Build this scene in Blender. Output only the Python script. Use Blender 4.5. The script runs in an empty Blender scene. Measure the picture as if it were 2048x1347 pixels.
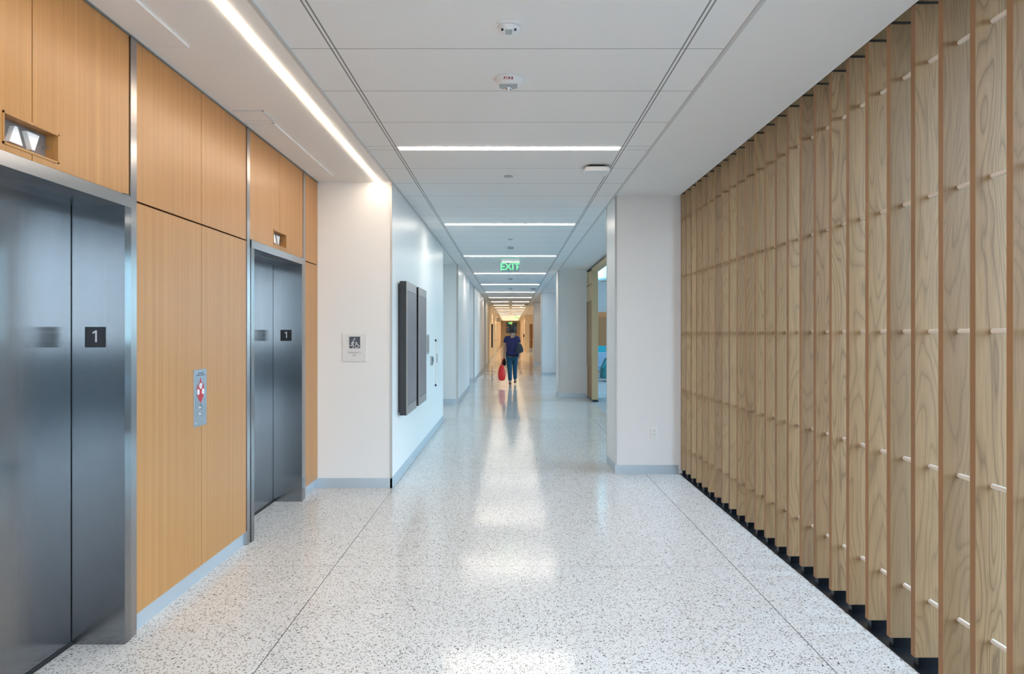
import bpy, bmesh, math, random
from mathutils import Vector, Matrix
random.seed(7)
PI = math.pi
SC = bpy.context.scene
COL = SC.collection

# ------------------------------------------------------------------ camera, sky, exposure
F = 1378.0; VX = 1021.0; VY = 666.0; CZ = 1.515; CEIL = 3.0
cam = bpy.data.cameras.new('camera'); cam_o = bpy.data.objects.new('camera', cam); COL.objects.link(cam_o)
cam_o.location = (0, 0, CZ); cam_o.rotation_euler = (PI/2, 0, 0)
cam.sensor_width = 36.0; cam.lens = F/2048*36.0
cam.shift_x = (1024-VX)/2048; cam.shift_y = -(673.5-VY)/2048
cam.clip_start = 0.05; cam.clip_end = 400
SC.camera = cam_o
SC.view_settings.view_transform = 'Standard'; SC.view_settings.look = 'None'
SC.view_settings.gamma = 1; SC.view_settings.use_curve_mapping = False
SC.view_settings.exposure = 1.12
SC.cycles.use_denoising = True
SC.cycles.max_bounces = 9; SC.cycles.diffuse_bounces = 5; SC.cycles.glossy_bounces = 4
SC.cycles.caustics_reflective = False; SC.cycles.caustics_refractive = False
SC.cycles.sample_clamp_indirect = 6
SKY = 4.1; LED = 20.0; LED_SOFFIT = 18.0

w = bpy.data.worlds.new('sky'); SC.world = w; w.use_nodes = True
nt = w.node_tree; nt.nodes.clear()
tc = nt.nodes.new('ShaderNodeTexCoord'); sx = nt.nodes.new('ShaderNodeSeparateXYZ')
cr = nt.nodes.new('ShaderNodeValToRGB'); bg = nt.nodes.new('ShaderNodeBackground'); wo = nt.nodes.new('ShaderNodeOutputWorld')
nt.links.new(tc.outputs['Generated'], sx.inputs[0]); nt.links.new(sx.outputs['Z'], cr.inputs[0])
cr.color_ramp.elements[0].position = 0.0; cr.color_ramp.elements[0].color = (0.86, 0.95, 1.0, 1)
cr.color_ramp.elements[1].position = 0.6; cr.color_ramp.elements[1].color = (0.60, 0.79, 1.0, 1)
nt.links.new(cr.outputs[0], bg.inputs[0]); bg.inputs[1].default_value = SKY
nt.links.new(bg.outputs[0], wo.inputs[0])

def portal(loc, rot, sx_, sy_):
    l = bpy.data.lights.new('window_daylight', 'AREA'); l.shape = 'RECTANGLE'; l.size = sx_; l.size_y = sy_
    l.cycles.is_portal = True
    o = bpy.data.objects.new('window_daylight', l); COL.objects.link(o); o.location = loc; o.rotation_euler = rot
portal((2.62, -0.2, 1.5), (0, PI/2, 0), 3.0, 15.5)      # right glazing behind the slats
portal((0.3, -7.95, 1.5), (PI/2, 0, 0), 4.6, 3.0)       # glazing behind the camera
portal((8.9, 17.5, 2.05), (0, PI/2, 0), 4.1, 18.6)      # lounge glazing
portal((1.93, 21.0, 1.5), (0, PI/2, 0), 2.9, 7.2)       # glazing between the far columns

# ------------------------------------------------------------------ node helpers / materials
def newmat(name):
    m = bpy.data.materials.new(name); m.use_nodes = True
    n = m.node_tree.nodes; b = n['Principled BSDF']
    return m, m.node_tree, b
def simple(name, col, rough=0.5, metal=0.0, spec=0.5, coat=0.0, emit=None, es=0.0):
    m, t, b = newmat(name)
    b.inputs['Base Color'].default_value = (*col, 1); b.inputs['Roughness'].default_value = rough
    b.inputs['Metallic'].default_value = metal; b.inputs['Specular IOR Level'].default_value = spec
    b.inputs['Coat Weight'].default_value = coat
    if emit: b.inputs['Emission Color'].default_value = (*emit, 1); b.inputs['Emission Strength'].default_value = es
    return m
def N(t, kind, **kw):
    n = t.nodes.new(kind)
    for k, v in kw.items(): setattr(n, k, v)
    return n
def math_(t, op, a, b=None, c=None):
    n = t.nodes.new('ShaderNodeMath'); n.operation = op
    for i, v in enumerate((a, b, c)):
        if v is None: continue
        if isinstance(v, (int, float)): n.inputs[i].default_value = v
        else: t.links.new(v, n.inputs[i])
    return n.outputs[0]
def mixc(t, fac, a, b, mode='MIX'):
    n = t.nodes.new('ShaderNodeMix'); n.data_type = 'RGBA'; n.blend_type = mode
    for i, v in ((0, fac), (6, a), (7, b)):
        if isinstance(v, (int, float)): n.inputs[i].default_value = v
        elif isinstance(v, tuple): n.inputs[i].default_value = (*v, 1)
        else: t.links.new(v, n.inputs[i])
    return n.outputs[2]
def ramp(t, fac, stops):
    n = t.nodes.new('ShaderNodeValToRGB'); e = n.color_ramp.elements
    while len(e) < len(stops): e.new(0.5)
    for i, (p, c) in enumerate(stops):
        e[i].position = p; e[i].color = (*c, 1) if isinstance(c, tuple) else (c, c, c, 1)
    t.links.new(fac, n.inputs[0]); return n.outputs[0]
def mapping(t, vec, scale, loc=None):
    n = t.nodes.new('ShaderNodeMapping'); n.inputs['Scale'].default_value = scale
    t.links.new(vec, n.inputs['Vector'])
    if loc is not None:
        if isinstance(loc, tuple): n.inputs['Location'].default_value = loc
        else: t.links.new(loc, n.inputs['Location'])
    return n.outputs[0]
def noise(t, vec, scale, detail=2, rough=0.5, dist=0.0):
    n = t.nodes.new('ShaderNodeTexNoise'); n.inputs['Scale'].default_value = scale
    n.inputs['Detail'].default_value = detail; n.inputs['Roughness'].default_value = rough
    n.inputs['Distortion'].default_value = dist
    t.links.new(vec, n.inputs['Vector']); return n.outputs[0]
def objco(t): return N(t, 'ShaderNodeTexCoord').outputs['Object']
def bump(t, b, h, strength=0.1, dist=0.001):
    n = t.nodes.new('ShaderNodeBump'); n.inputs['Strength'].default_value = strength; n.inputs['Distance'].default_value = dist
    t.links.new(h, n.inputs['Height']); t.links.new(n.outputs[0], b.inputs['Normal'])

def paint(name, col, rough=0.45, spec=0.35):
    m, t, b = newmat(name); co = objco(t)
    b.inputs['Base Color'].default_value = (*col, 1); b.inputs['Roughness'].default_value = rough
    b.inputs['Specular IOR Level'].default_value = spec
    bump(t, b, noise(t, co, 220, 2), 0.05, 0.001)
    return m
M = {}
M['wall'] = paint('white_wall_paint', (0.80, 0.80, 0.80), 0.38, 0.4)
M['drywall'] = paint('white_soffit_paint', (0.84, 0.83, 0.81), 0.6, 0.2)
M['cream'] = paint('cream_wall_paint', (0.80, 0.70, 0.56), 0.5, 0.3)
M['lounge_grey'] = paint('grey_lounge_paint', (0.42, 0.45, 0.47), 0.6, 0.2)
M['dark'] = simple('dark_gap', (0.012, 0.01, 0.01), 0.7)
M['black'] = simple('black_plastic', (0.012, 0.012, 0.014), 0.35)
M['black_gloss'] = simple('gloss_black_metal', (0.004, 0.005, 0.007), 0.3, 0, 0.3)
M['bracket'] = simple('dark_bronze_bracket', (0.03, 0.022, 0.016), 0.4)
M['white_plastic'] = simple('white_plastic', (0.82, 0.82, 0.82), 0.35)
M['grey_plastic'] = simple('grey_plastic', (0.42, 0.46, 0.47), 0.4)
M['kick'] = simple('aluminium_base', (0.50, 0.57, 0.63), 0.38, 0.55)
M['grey_trim'] = simple('grey_ceiling_trim', (0.60, 0.60, 0.59), 0.5)
M['taupe'] = simple('taupe_backing_plate', (0.21, 0.18, 0.17), 0.35)
M['corner'] = simple('satin_corner_guard', (0.45, 0.43, 0.41), 0.38, 0.9)
M['chrome'] = simple('polished_metal', (0.75, 0.76, 0.78), 0.15, 1.0)
M['red'] = simple('red_enamel', (0.42, 0.004, 0.012), 0.4)
M['red_text'] = simple('red_lettering', (0.45, 0.01, 0.01), 0.5)
M['grey_text'] = simple('grey_lettering', (0.22, 0.23, 0.25), 0.5)
M['navy'] = simple('slate_pictogram', (0.075, 0.088, 0.11), 0.5)
M['sign_acrylic'] = simple('frosted_acrylic', (0.74, 0.735, 0.73), 0.3)
M['pale'] = simple('pale_pictogram', (0.72, 0.73, 0.75), 0.4)
M['numeral'] = simple('white_numeral', (0.62, 0.64, 0.70), 0.4)
M['carpet'] = simple('grey_carpet', (0.35, 0.37, 0.39), 0.9)
M['teal'] = simple('teal_fabric', (0.02, 0.30, 0.38), 0.8)
M['blue_grey'] = simple('blue_grey_fabric', (0.26, 0.36, 0.48), 0.85)
M['green_lit'] = simple('green_lit_letters', (0.05, 0.8, 0.15), 0.4, emit=(0.07, 1.0, 0.16), es=1.1)
M['ground'] = simple('outdoor_ground', (0.10, 0.10, 0.09), 0.9)
M['bezel'] = simple('bronze_grey_bezel', (0.36, 0.31, 0.29), 0.35, 0.7)
M['dark_window'] = simple('dark_glazing', (0.035, 0.022, 0.01), 0.15)

def led(name, col, s):
    m = bpy.data.materials.new(name); m.use_nodes = True; t = m.node_tree; t.nodes.clear()
    e = N(t, 'ShaderNodeEmission'); o = N(t, 'ShaderNodeOutputMaterial')
    e.inputs[0].default_value = (*col, 1); e.inputs[1].default_value = s
    t.links.new(e.outputs[0], o.inputs[0]); return m
M['led'] = led('white_led_diffuser', (1.0, 0.90, 0.78), LED)
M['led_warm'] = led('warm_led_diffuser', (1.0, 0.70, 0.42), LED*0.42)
M['led_soffit'] = led('soffit_led_diffuser', (1.0, 0.82, 0.64), LED_SOFFIT)

def glass(name, tint=(0.9, 0.96, 1.0), refl=0.08):
    m = bpy.data.materials.new(name); m.use_nodes = True; t = m.node_tree; t.nodes.clear()
    a = N(t, 'ShaderNodeBsdfTransparent'); g = N(t, 'ShaderNodeBsdfGlossy'); x = N(t, 'ShaderNodeMixShader'); o = N(t, 'ShaderNodeOutputMaterial')
    a.inputs[0].default_value = (*tint, 1); g.inputs['Roughness'].default_value = 0.02; x.inputs[0].default_value = refl
    t.links.new(a.outputs[0], x.inputs[1]); t.links.new(g.outputs[0], x.inputs[2]); t.links.new(x.outputs[0], o.inputs[0]); return m
M['glass'] = glass('window_glass')
M['glass_blue'] = glass('blue_tinted_glass', (0.74, 0.92, 0.99))
M['exit_acrylic'] = glass('clear_acrylic_panel', (0.80, 0.86, 0.86), 0.15)

def steel(name, base, rough, aniso=0.85):
    m, t, b = newmat(name); co = objco(t)
    v = mapping(t, co, (300, 300, 0.8)); n1 = noise(t, v, 1.0, 3, 0.6)
    c = mixc(t, n1, tuple(x*0.86 for x in base), tuple(min(1, x*1.1) for x in base))
    t.links.new(c, b.inputs['Base Color'])
    b.inputs['Metallic'].default_value = 1.0
    b.inputs['Roughness'].default_value = rough
    b.inputs['Anisotropic'].default_value = aniso
    tg = N(t, 'ShaderNodeTangent'); tg.direction_type = 'RADIAL'; tg.axis = 'Z'
    t.links.new(tg.outputs[0], b.inputs['Tangent'])
    b.inputs['Anisotropic Rotation'].default_value = 0.0
    return m
M['steel'] = steel('brushed_stainless', (0.29, 0.297, 0.307), 0.16, 1.0)
M['steel_frame'] = steel('brushed_stainless_frame', (0.40, 0.385, 0.385), 0.26, 0.8)
M['steel_plate'] = steel('brushed_plate', (0.42, 0.44, 0.47), 0.38, 0.5)

def veneer():
    m, t, b = newmat('oak_veneer'); co = objco(t)
    oi = N(t, 'ShaderNodeObjectInfo'); off = math_(t, 'MULTIPLY', oi.outputs['Random'], 37.0)
    cx = N(t, 'ShaderNodeCombineXYZ'); t.links.new(off, cx.inputs[0]); t.links.new(off, cx.inputs[1]); t.links.new(off, cx.inputs[2])
    fine = noise(t, mapping(t, co, (190, 190, 1.3), cx.outputs[0]), 1.0, 4, 0.65)
    mid = noise(t, mapping(t, co, (45, 45, 0.3), cx.outputs[0]), 1.0, 3, 0.6, 0.3)
    tick = noise(t, mapping(t, co, (420, 420, 9), cx.outputs[0]), 1.0, 2, 0.6)
    c = ramp(t, mid, [(0.30, (0.39, 0.182, 0.052)), (0.55, (0.45, 0.222, 0.070)), (0.75, (0.51, 0.265, 0.092))])
    c = mixc(t, math_(t, 'MULTIPLY', ramp(t, fine, [(0.4, 1.0), (0.62, 0.0)]), 0.34), c, (0.36, 0.17, 0.055))
    c = mixc(t, math_(t, 'MULTIPLY', ramp(t, tick, [(0.36, 1.0), (0.46, 0.0)]), 0.35), c, (0.33, 0.15, 0.045))
    t.links.new(c, b.inputs['Base Color']); b.inputs['Roughness'].default_value = 0.36
    b.inputs['Specular IOR Level'].default_value = 0.45
    bump(t, b, fine, 0.12, 0.0006); return m
M['veneer'] = veneer()

def solid_oak(name, light, dark, warm, amt=1.0):
    m, t, b = newmat(name); co = objco(t)
    oi = N(t, 'ShaderNodeObjectInfo'); r = oi.outputs['Random']
    off = math_(t, 'MULTIPLY', r, 53.0)
    cx = N(t, 'ShaderNodeCombineXYZ')
    for i in range(3): t.links.new(off, cx.inputs[i])
    v = mapping(t, co, (7.0, 7.0, 0.9), cx.outputs[0])
    h = noise(t, v, 1.0, 1.6, 0.45, 0.35)
    rings = math_(t, 'FRACT', math_(t, 'MULTIPLY', h, 17.0))
    line = ramp(t, rings, [(0.0, 1.0), (0.16, 0.35), (0.55, 0.0), (0.90, 0.25), (1.0, 1.0)])
    fib = noise(t, mapping(t, co, (260, 260, 5.0), cx.outputs[0]), 1.0, 3, 0.7)
    broad = noise(t, mapping(t, co, (5, 5, 0.5), cx.outputs[0]), 1.0, 2)
    c = mixc(t, broad, light, warm)
    tone = ramp(t, math_(t, 'FRACT', math_(t, 'MULTIPLY', r, 7.31)), [(0.0, (0.78, 0.72, 0.72)), (0.3, (1.05, 1.0, 0.92)), (0.55, (0.86, 0.84, 0.84)), (0.75, (0.98, 0.90, 0.86)), (1.0, (1.2, 1.18, 1.16))])
    c = mixc(t, 1.0, c, tone, 'MULTIPLY')
    lw = math_(t, 'MULTIPLY', line, math_(t, 'MULTIPLY', ramp(t, math_(t, 'FRACT', math_(t, 'MULTIPLY', r, 3.7)), [(0.0, 0.35), (1.0, 0.95)]), 0.55*amt))
    c = mixc(t, lw, c, dark)
    c = mixc(t, math_(t, 'MULTIPLY', ramp(t, fib, [(0.36, 1.0), (0.55, 0.0)]), 0.28), c, dark)
    t.links.new(c, b.inputs['Base Color']); b.inputs['Roughness'].default_value = 0.5
    b.inputs['Specular IOR Level'].default_value = 0.35
    bump(t, b, fib, 0.15, 0.0006); return m
M['oak'] = solid_oak('solid_oak_slat', (0.395, 0.28, 0.160), (0.135, 0.078, 0.038), (0.335, 0.205, 0.100), 1.2)
M['oak_warm_lit'] = solid_oak('oak_slat_edge_warm_lit', (0.36, 0.205, 0.098), (0.25, 0.13, 0.055), (0.32, 0.18, 0.08), 0.4)  # oak made more orange, painting warm interior light into the slat edges
M['pale_oak'] = solid_oak('pale_oak_post', (0.66, 0.53, 0.32), (0.46, 0.33, 0.17), (0.60, 0.46, 0.26), 0.6)
M['dowel'] = simple('pale_maple_dowel', (0.80, 0.72, 0.64), 0.45)
M['door_wood'] = simple('brown_wood_door', (0.30, 0.135, 0.045), 0.4)
M['orange_wood'] = simple('orange_wood_panelling', (0.46, 0.18, 0.06), 0.45)

def terrazzo():
    m, t, b = newmat('terrazzo'); co = objco(t)
    def vor(scale, seed):
        n = N(t, 'ShaderNodeTexVoronoi'); n.inputs['Scale'].default_value = scale; n.inputs['Randomness'].default_value = 1.0
        v = mapping(t, co, (1, 1, 1), (seed, seed*1.7, 0.3*seed)); 
        wn = N(t, 'ShaderNodeTexNoise'); wn.inputs['Scale'].default_value = scale*1.3; wn.inputs['Detail'].default_value = 1
        t.links.new(v, wn.inputs['Vector'])
        vm = N(t, 'ShaderNodeVectorMath'); vm.operation = 'MULTIPLY_ADD'; t.links.new(wn.outputs[1], vm.inputs[0])
        vm.inputs[1].default_value = (0.5/scale,)*3; t.links.new(v, vm.inputs[2])
        t.links.new(vm.outputs[0], n.inputs['Vector'])
        s = N(t, 'ShaderNodeSeparateColor'); t.links.new(n.outputs['Color'], s.inputs[0])
        return n.outputs['Distance'], s.outputs[0], s.outputs[1]
    c = mixc(t, noise(t, co, 2.2, 3), (0.70, 0.685, 0.665), (0.77, 0.755, 0.735))
    for scale, seed, thr, rad, ca, cb in ((38, 1.0, 0.55, 0.42, (0.62, 0.61, 0.60), (0.78, 0.77, 0.75)),
                                           (75, 3.1, 0.34, 0.42, (0.25, 0.23, 0.21), (0.48, 0.43, 0.38)),
                                           (100, 5.3, 0.33, 0.42, (0.05, 0.05, 0.055), (0.19, 0.18, 0.17)),
                                           (170, 8.9, 0.30, 0.45, (0.12, 0.11, 0.11), (0.38, 0.35, 0.32)),
                                           (62, 12.7, 0.07, 0.36, (0.035, 0.035, 0.04), (0.12, 0.11, 0.11))):
        d, r1, r2 = vor(scale, seed)
        chip = math_(t, 'MULTIPLY', math_(t, 'LESS_THAN', r1, thr), math_(t, 'LESS_THAN', d, math_(t, 'MULTIPLY_ADD', r2, rad*0.7, rad*0.45)))
        c = mixc(t, chip, c, mixc(t, r2, ca, cb))
    s = N(t, 'ShaderNodeSeparateXYZ'); t.links.new(co, s.inputs[0])
    X, Y = s.outputs[0], s.outputs[1]
    def lineat(v, p, wd): return math_(t, 'LESS_THAN', math_(t, 'ABSOLUTE', math_(t, 'SUBTRACT', v, p)), wd)
    j = lineat(X, -1.145, 0.0022)
    j = math_(t, 'MAXIMUM', j, lineat(X, 1.455, 0.0022))
    for yy in (1.2, 4.486, 7.75, 11.0): j = math_(t, 'MAXIMUM', j, math_(t, 'MULTIPLY', lineat(Y, yy, 0.0018), 0.6))
    c = mixc(t, j, c, (0.10, 0.095, 0.09))
    t.links.new(c, b.inputs['Base Color'])
    b.inputs['Roughness'].default_value = 0.16; b.inputs['Specular IOR Level'].default_value = 0.27
    t.links.new(ramp(t, noise(t, co, 1.6, 3), [(0.3, 0.10), (0.7, 0.16)]), b.inputs['Roughness'])
    bump(t, b, noise(t, co, 3.5, 2), 0.03, 0.01)
    return m
M['terrazzo'] = terrazzo()
def farfloor():
    m, t, b = newmat('polished_pale_floor'); co = objco(t)
    c = mixc(t, noise(t, co, 60, 3), (0.60, 0.605, 0.60), (0.74, 0.74, 0.73))
    s = N(t, 'ShaderNodeSeparateXYZ'); t.links.new(co, s.inputs[0])
    j = math_(t, 'LESS_THAN', math_(t, 'FRACT', math_(t, 'MULTIPLY', s.outputs[1], 1/3.05)), 0.006)
    c = mixc(t, math_(t, 'MULTIPLY', j, 0.6), c, (0.18, 0.18, 0.18))
    t.links.new(c, b.inputs['Base Color'])
    t.links.new(ramp(t, noise(t, co, 1.2, 3), [(0.3, 0.07), (0.7, 0.13)]), b.inputs['Roughness'])
    b.inputs['Specular IOR Level'].default_value = 0.6
    bump(t, b, noise(t, co, 2.5, 2), 0.05, 0.01); return m
M['farfloor'] = farfloor()

LIGHT0, PITCH, SLOT = 5.53, 3.86, 0.10
GX0, GX1 = -0.925, 0.905
WL, WR = -1.165, 1.13       # corridor faces, which are also the edges of the tiled ceiling
def tiles():
    m, t, b = newmat('ceiling_tile'); co = objco(t)
    s = N(t, 'ShaderNodeSeparateXYZ'); t.links.new(co, s.inputs[0]); X, Y = s.outputs[0], s.outputs[1]
    u = math_(t, 'FRACT', math_(t, 'MULTIPLY', math_(t, 'SUBTRACT', Y, LIGHT0+SLOT/2-PITCH*4), 1/PITCH))
    u = math_(t, 'MULTIPLY', u, PITCH)                       # 0..PITCH, tiles from 0, slot at the end
    p = (PITCH-SLOT)/6
    f = math_(t, 'FRACT', math_(t, 'MULTIPLY_ADD', u, 1/p, 0.5))
    d = math_(t, 'MULTIPLY', math_(t, 'ABSOLUTE', math_(t, 'SUBTRACT', f, 0.5)), p)
    inslot = math_(t, 'GREATER_THAN', u, PITCH-SLOT+0.01)
    l = math_(t, 'MULTIPLY', math_(t, 'LESS_THAN', d, 0.0035), math_(t, 'SUBTRACT', 1.0, inslot))
    l = math_(t, 'MAXIMUM', l, math_(t, 'GREATER_THAN', u, PITCH-0.0035))
    g = None
    for gx in (GX0, GX1):
        for o in (-0.011, 0.011):
            q = math_(t, 'LESS_THAN', math_(t, 'ABSOLUTE', math_(t, 'SUBTRACT', X, gx+o)), 0.0042)
            g = q if g is None else math_(t, 'MAXIMUM', g, q)
    speck = noise(t, co, 260, 3, 0.6)
    c = mixc(t, speck, (0.82, 0.82, 0.81), (0.88, 0.88, 0.87))
    c = mixc(t, math_(t, 'MULTIPLY', l, 0.65), c, (0.14, 0.14, 0.14))
    c = mixc(t, math_(t, 'MULTIPLY', g, 0.75), c, (0.06, 0.06, 0.06))
    t.links.new(c, b.inputs['Base Color']); b.inputs['Roughness'].default_value = 0.8
    b.inputs['Specular IOR Level'].default_value = 0.2
    return m
M['tile'] = tiles()
def screen():
    m, t, b = newmat('display_screen'); co = objco(t)
    s = N(t, 'ShaderNodeSeparateXYZ'); t.links.new(co, s.inputs[0]); Y, Z = s.outputs[1], s.outputs[2]
    rows = math_(t, 'LESS_THAN', math_(t, 'FRACT', math_(t, 'MULTIPLY', Z, 16.0)), 0.22)
    n = noise(t, mapping(t, co, (1, 40, 16)), 1.0, 1)
    on = math_(t, 'MULTIPLY', rows, math_(t, 'GREATER_THAN', n, 0.52))
    c = mixc(t, math_(t, 'MULTIPLY', on, 0.35), (0.075, 0.078, 0.095), (0.04, 0.04, 0.05))
    t.links.new(c, b.inputs['Base Color']); b.inputs['Roughness'].default_value = 0.28
    t.links.new(c, b.inputs['Emission Color']); b.inputs['Emission Strength'].default_value = 0.35
    return m
M['screen'] = screen()

# ------------------------------------------------------------------ geometry helpers
class MB:
    def __init__(s): s.bm = bmesh.new()
    def box(s, x0, x1, y0, y1, z0, z1):
        vs = [s.bm.verts.new(p) for p in ((x0,y0,z0),(x1,y0,z0),(x1,y1,z0),(x0,y1,z0),(x0,y0,z1),(x1,y0,z1),(x1,y1,z1),(x0,y1,z1))]
        for f in ((3,2,1,0),(4,5,6,7),(0,1,5,4),(1,2,6,5),(2,3,7,6),(3,0,4,7)): s.bm.faces.new([vs[i] for i in f])
        return s
    def prism(s, pts, vec):          # polygon extruded along vec
        vec = Vector(vec); a = [s.bm.verts.new(p) for p in pts]; b = [s.bm.verts.new(Vector(p)+vec) for p in pts]
        n = len(pts); s.bm.faces.new(a[::-1]); s.bm.faces.new(b)
        for i in range(n): s.bm.faces.new([a[i], a[(i+1) % n], b[(i+1) % n], b[i]])
        bmesh.ops.recalc_face_normals(s.bm, faces=s.bm.faces[:]); return s
    def tube(s, p0, p1, r0, r1=None, n=12):
        r1 = r0 if r1 is None else r1; p0 = Vector(p0); p1 = Vector(p1); d = (p1-p0).normalized()
        a = d.orthogonal().normalized(); b = d.cross(a); A = []; B = []
        for i in range(n):
            q = a*math.cos(2*PI*i/n)+b*math.sin(2*PI*i/n)
            A.append(s.bm.verts.new(p0+q*r0)); B.append(s.bm.verts.new(p1+q*r1))
        for i in range(n): s.bm.faces.new([A[i], A[(i+1) % n], B[(i+1) % n], B[i]])
        s.bm.faces.new(A[::-1]); s.bm.faces.new(B); return s
    def lathe(s, prof, c, n=32, sx=1, sy=1):   # prof: (r, z) list, top to bottom
        rings = []
        for r, z in prof:
            rings.append([s.bm.verts.new((c[0]+sx*max(r, 1e-4)*math.cos(2*PI*i/n), c[1]+sy*max(r, 1e-4)*math.sin(2*PI*i/n), c[2]+z)) for i in range(n)])
        for a, b in zip(rings, rings[1:]):
            for i in range(n): s.bm.faces.new([a[i], a[(i+1) % n], b[(i+1) % n], b[i]])
        s.bm.faces.new(rings[0]); s.bm.faces.new(rings[-1][::-1])
        bmesh.ops.recalc_face_normals(s.bm, faces=s.bm.faces[:]); return s
    def build(s, name, mat, parent=None, at=None, bevel=0.0, smooth=False, seg=2):
        """coordinates are world ones; `at` becomes the object's origin (a parent's place is taken off)"""
        base = Vector(at) if at is not None else (parent.location.copy() if parent is not None and parent.type == 'EMPTY' else Vector((0, 0, 0)))
        pbase = Vector((0, 0, 0))
        q = parent
        while q is not None: pbase = pbase + q.location; q = q.parent
        if at is None: base = pbase
        for v in s.bm.verts: v.co -= base
        if bevel > 0:
            bmesh.ops.bevel(s.bm, geom=s.bm.edges[:], offset=bevel, segments=seg, affect='EDGES', profile=0.5)
        me = bpy.data.meshes.new(name); s.bm.to_mesh(me); s.bm.free()
        if smooth:
            for p in me.polygons: p.use_smooth = True
        me.materials.append(mat)
        o = bpy.data.objects.new(name, me); COL.objects.link(o)
        o.location = base - pbase
        if parent is not None: o.parent = parent
        return o
def B(*a): return MB().box(*a)
def tag(o, label=None, cat=None, group=None, kind=None):
    if label: o['label'] = label
    if cat: o['category'] = cat
    if group: o['group'] = group
    if kind: o['kind'] = kind
    return o
def thing(name, label, cat, loc=(0, 0, 0), group=None):
    o = bpy.data.objects.new(name, None); COL.objects.link(o); o.location = loc; o.empty_display_size = 0.1
    return tag(o, label, cat, group)
def struct(name, mb, mat, **kw):
    return tag(mb.build(name, mat, **kw), kind='structure')
def text(name, body, size, mat, mtx, parent, depth=0.001, align='CENTER', bold=0.0):
    cu = bpy.data.curves.new(name, 'FONT'); cu.body = body; cu.size = size; cu.extrude = depth; cu.offset = bold
    cu.align_x = align; cu.align_y = 'CENTER'
    tmp = bpy.data.objects.new(name+'_tmp', cu); COL.objects.link(tmp)
    dg = bpy.context.evaluated_depsgraph_get(); me = bpy.data.meshes.new_from_object(tmp.evaluated_get(dg))
    bpy.data.objects.remove(tmp); me.name = name
    pb = Vector((0, 0, 0)); q = parent
    while q is not None: pb = pb + q.location; q = q.parent
    me.transform(Matrix.Translation(-pb) @ mtx); me.materials.clear(); me.materials.append(mat)
    o = bpy.data.objects.new(name, me); COL.objects.link(o)
    o.parent = parent
    return o
def face_mtx(loc, right, up):
    r = Vector(right).normalized(); u = Vector(up).normalized(); n = r.cross(u)
    m = Matrix((r, u, n)).transposed().to_4x4(); m.translation = Vector(loc); return m
def copy_tree(o, parent=None):
    c = o.copy(); COL.objects.link(c); c.parent = parent
    for ch in [x for x in bpy.data.objects if x.parent == o]: copy_tree(ch, c)
    return c

# ------------------------------------------------------------------ the shell
EX = -1.89            # face of the wood-clad lift wall
DX = -2.138           # lift door plane
YB = 6.75             # white wall that ends the lift lobby
YS = -8.0             # glazed end behind the camera
YE = 84.0
struct('floor', B(-3.2, 2.6, YS, 8.1, -0.12, 0).box(-3.2, 1.8, 8.1, 12.22, -0.12, 0), M['terrazzo'])
struct('floor', B(-3.2, 1.8, 12.235, YE+0.2, -0.12, 0), M['farfloor'])
struct('floor', B(1.8, 9.0, 8.1, 27.2, -0.12, -0.001), M['carpet'])
struct('trim_1', B(-3.2, 1.8, 12.22, 12.235, -0.1, 0.0008), M['grey_trim'])
struct('ceiling', B(WL, WR, YS, YE, CEIL, CEIL+0.15), M['tile'])
struct('ceiling', B(-3.3, WL, YS, YE, CEIL-0.002, CEIL+0.15), M['drywall'])
struct('ceiling', B(WR, 1.82, YS, YE, CEIL-0.002, CEIL+0.13), M['drywall'])
struct('ceiling', B(1.82, 2.7, YS, 8.09, CEIL+0.13, CEIL+0.25), M['drywall'])
struct('ceiling', B(1.82, 9.1, 8.09, 27.2, 4.1, 4.25), M['drywall'])
struct('trim_2', B(WL-0.004, WL+0.016, YS, YE, CEIL-0.010, CEIL), M['grey_trim'])
struct('trim_3', B(WR-0.016, WR+0.004, YS, YE, CEIL-0.010, CEIL), M['grey_trim'])
struct('ground_outside', B(-60, 90, -90, 140, -0.5, -0.4), M['ground'])

# lift wall core (dark, seen only in the joints)
O1 = (2.14, 3.355); O2 = (5.05, 6.205)      # lift openings in Y
HZ = 2.135
x0, x1 = -3.0, EX-0.07
ys = [YS, O1[0]-0.06, O1[1]+0.06, O2[0]-0.06, O2[1]+0.06, YB]
for a, b_ in ((0, 1), (2, 3), (4, 5)): struct('wall_left', B(x0, x1, ys[a], ys[b_], 0, CEIL), M['dark'])
for a, b_ in ((1, 2), (3, 4)): struct('wall_left', B(x0, x1, ys[a], ys[b_], HZ+0.06, CEIL), M['dark'])
struct('wall_left', B(-3.0, WL, YB, 11.9, 0, CEIL), M['wall'])            # white wall with the displays
struct('baseboard_left', B(EX-0.03, WL+0.0, YB-0.004, YB, 0, 0.097), M['kick'])
struct('baseboard_left', B(WL, WL+0.004, YB-0.004, 11.9, 0, 0.097), M['kick'])
struct('trim_4', B(WL-0.014, WL+0.004, YB-0.004, YB+0.014, 0.0, CEIL-0.002), M['corner'])
k = 5
for (a, b_, nm) in ((14.9, 19.0, 'l'), (21.66, 29.6, 'l'), (31.2, 35.4, 'l'), (36.6, YE, 'l')):
    mt = M['wall'] if b_ < 60 else M['cream']
    f = -1.135
    struct('wall_left', B(-2.4, f, a, b_, 0, CEIL), mt)
    struct('baseboard_left', B(f, f+0.004, a-0.004, b_, 0, 0.097), M['kick'])
    struct('baseboard_left', B(-2.4, f, a-0.004, a, 0, 0.097), M['kick'])
    if a < 36: struct('trim_%d' % k, B(f-0.03, f+0.005, a-0.006, a+0.02, 0.0, CEIL-0.002), M['corner']); k += 1
struct('wall_left', B(-3.2, -2.4, 11.9, YE, 0, CEIL), M['wall'])
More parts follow.
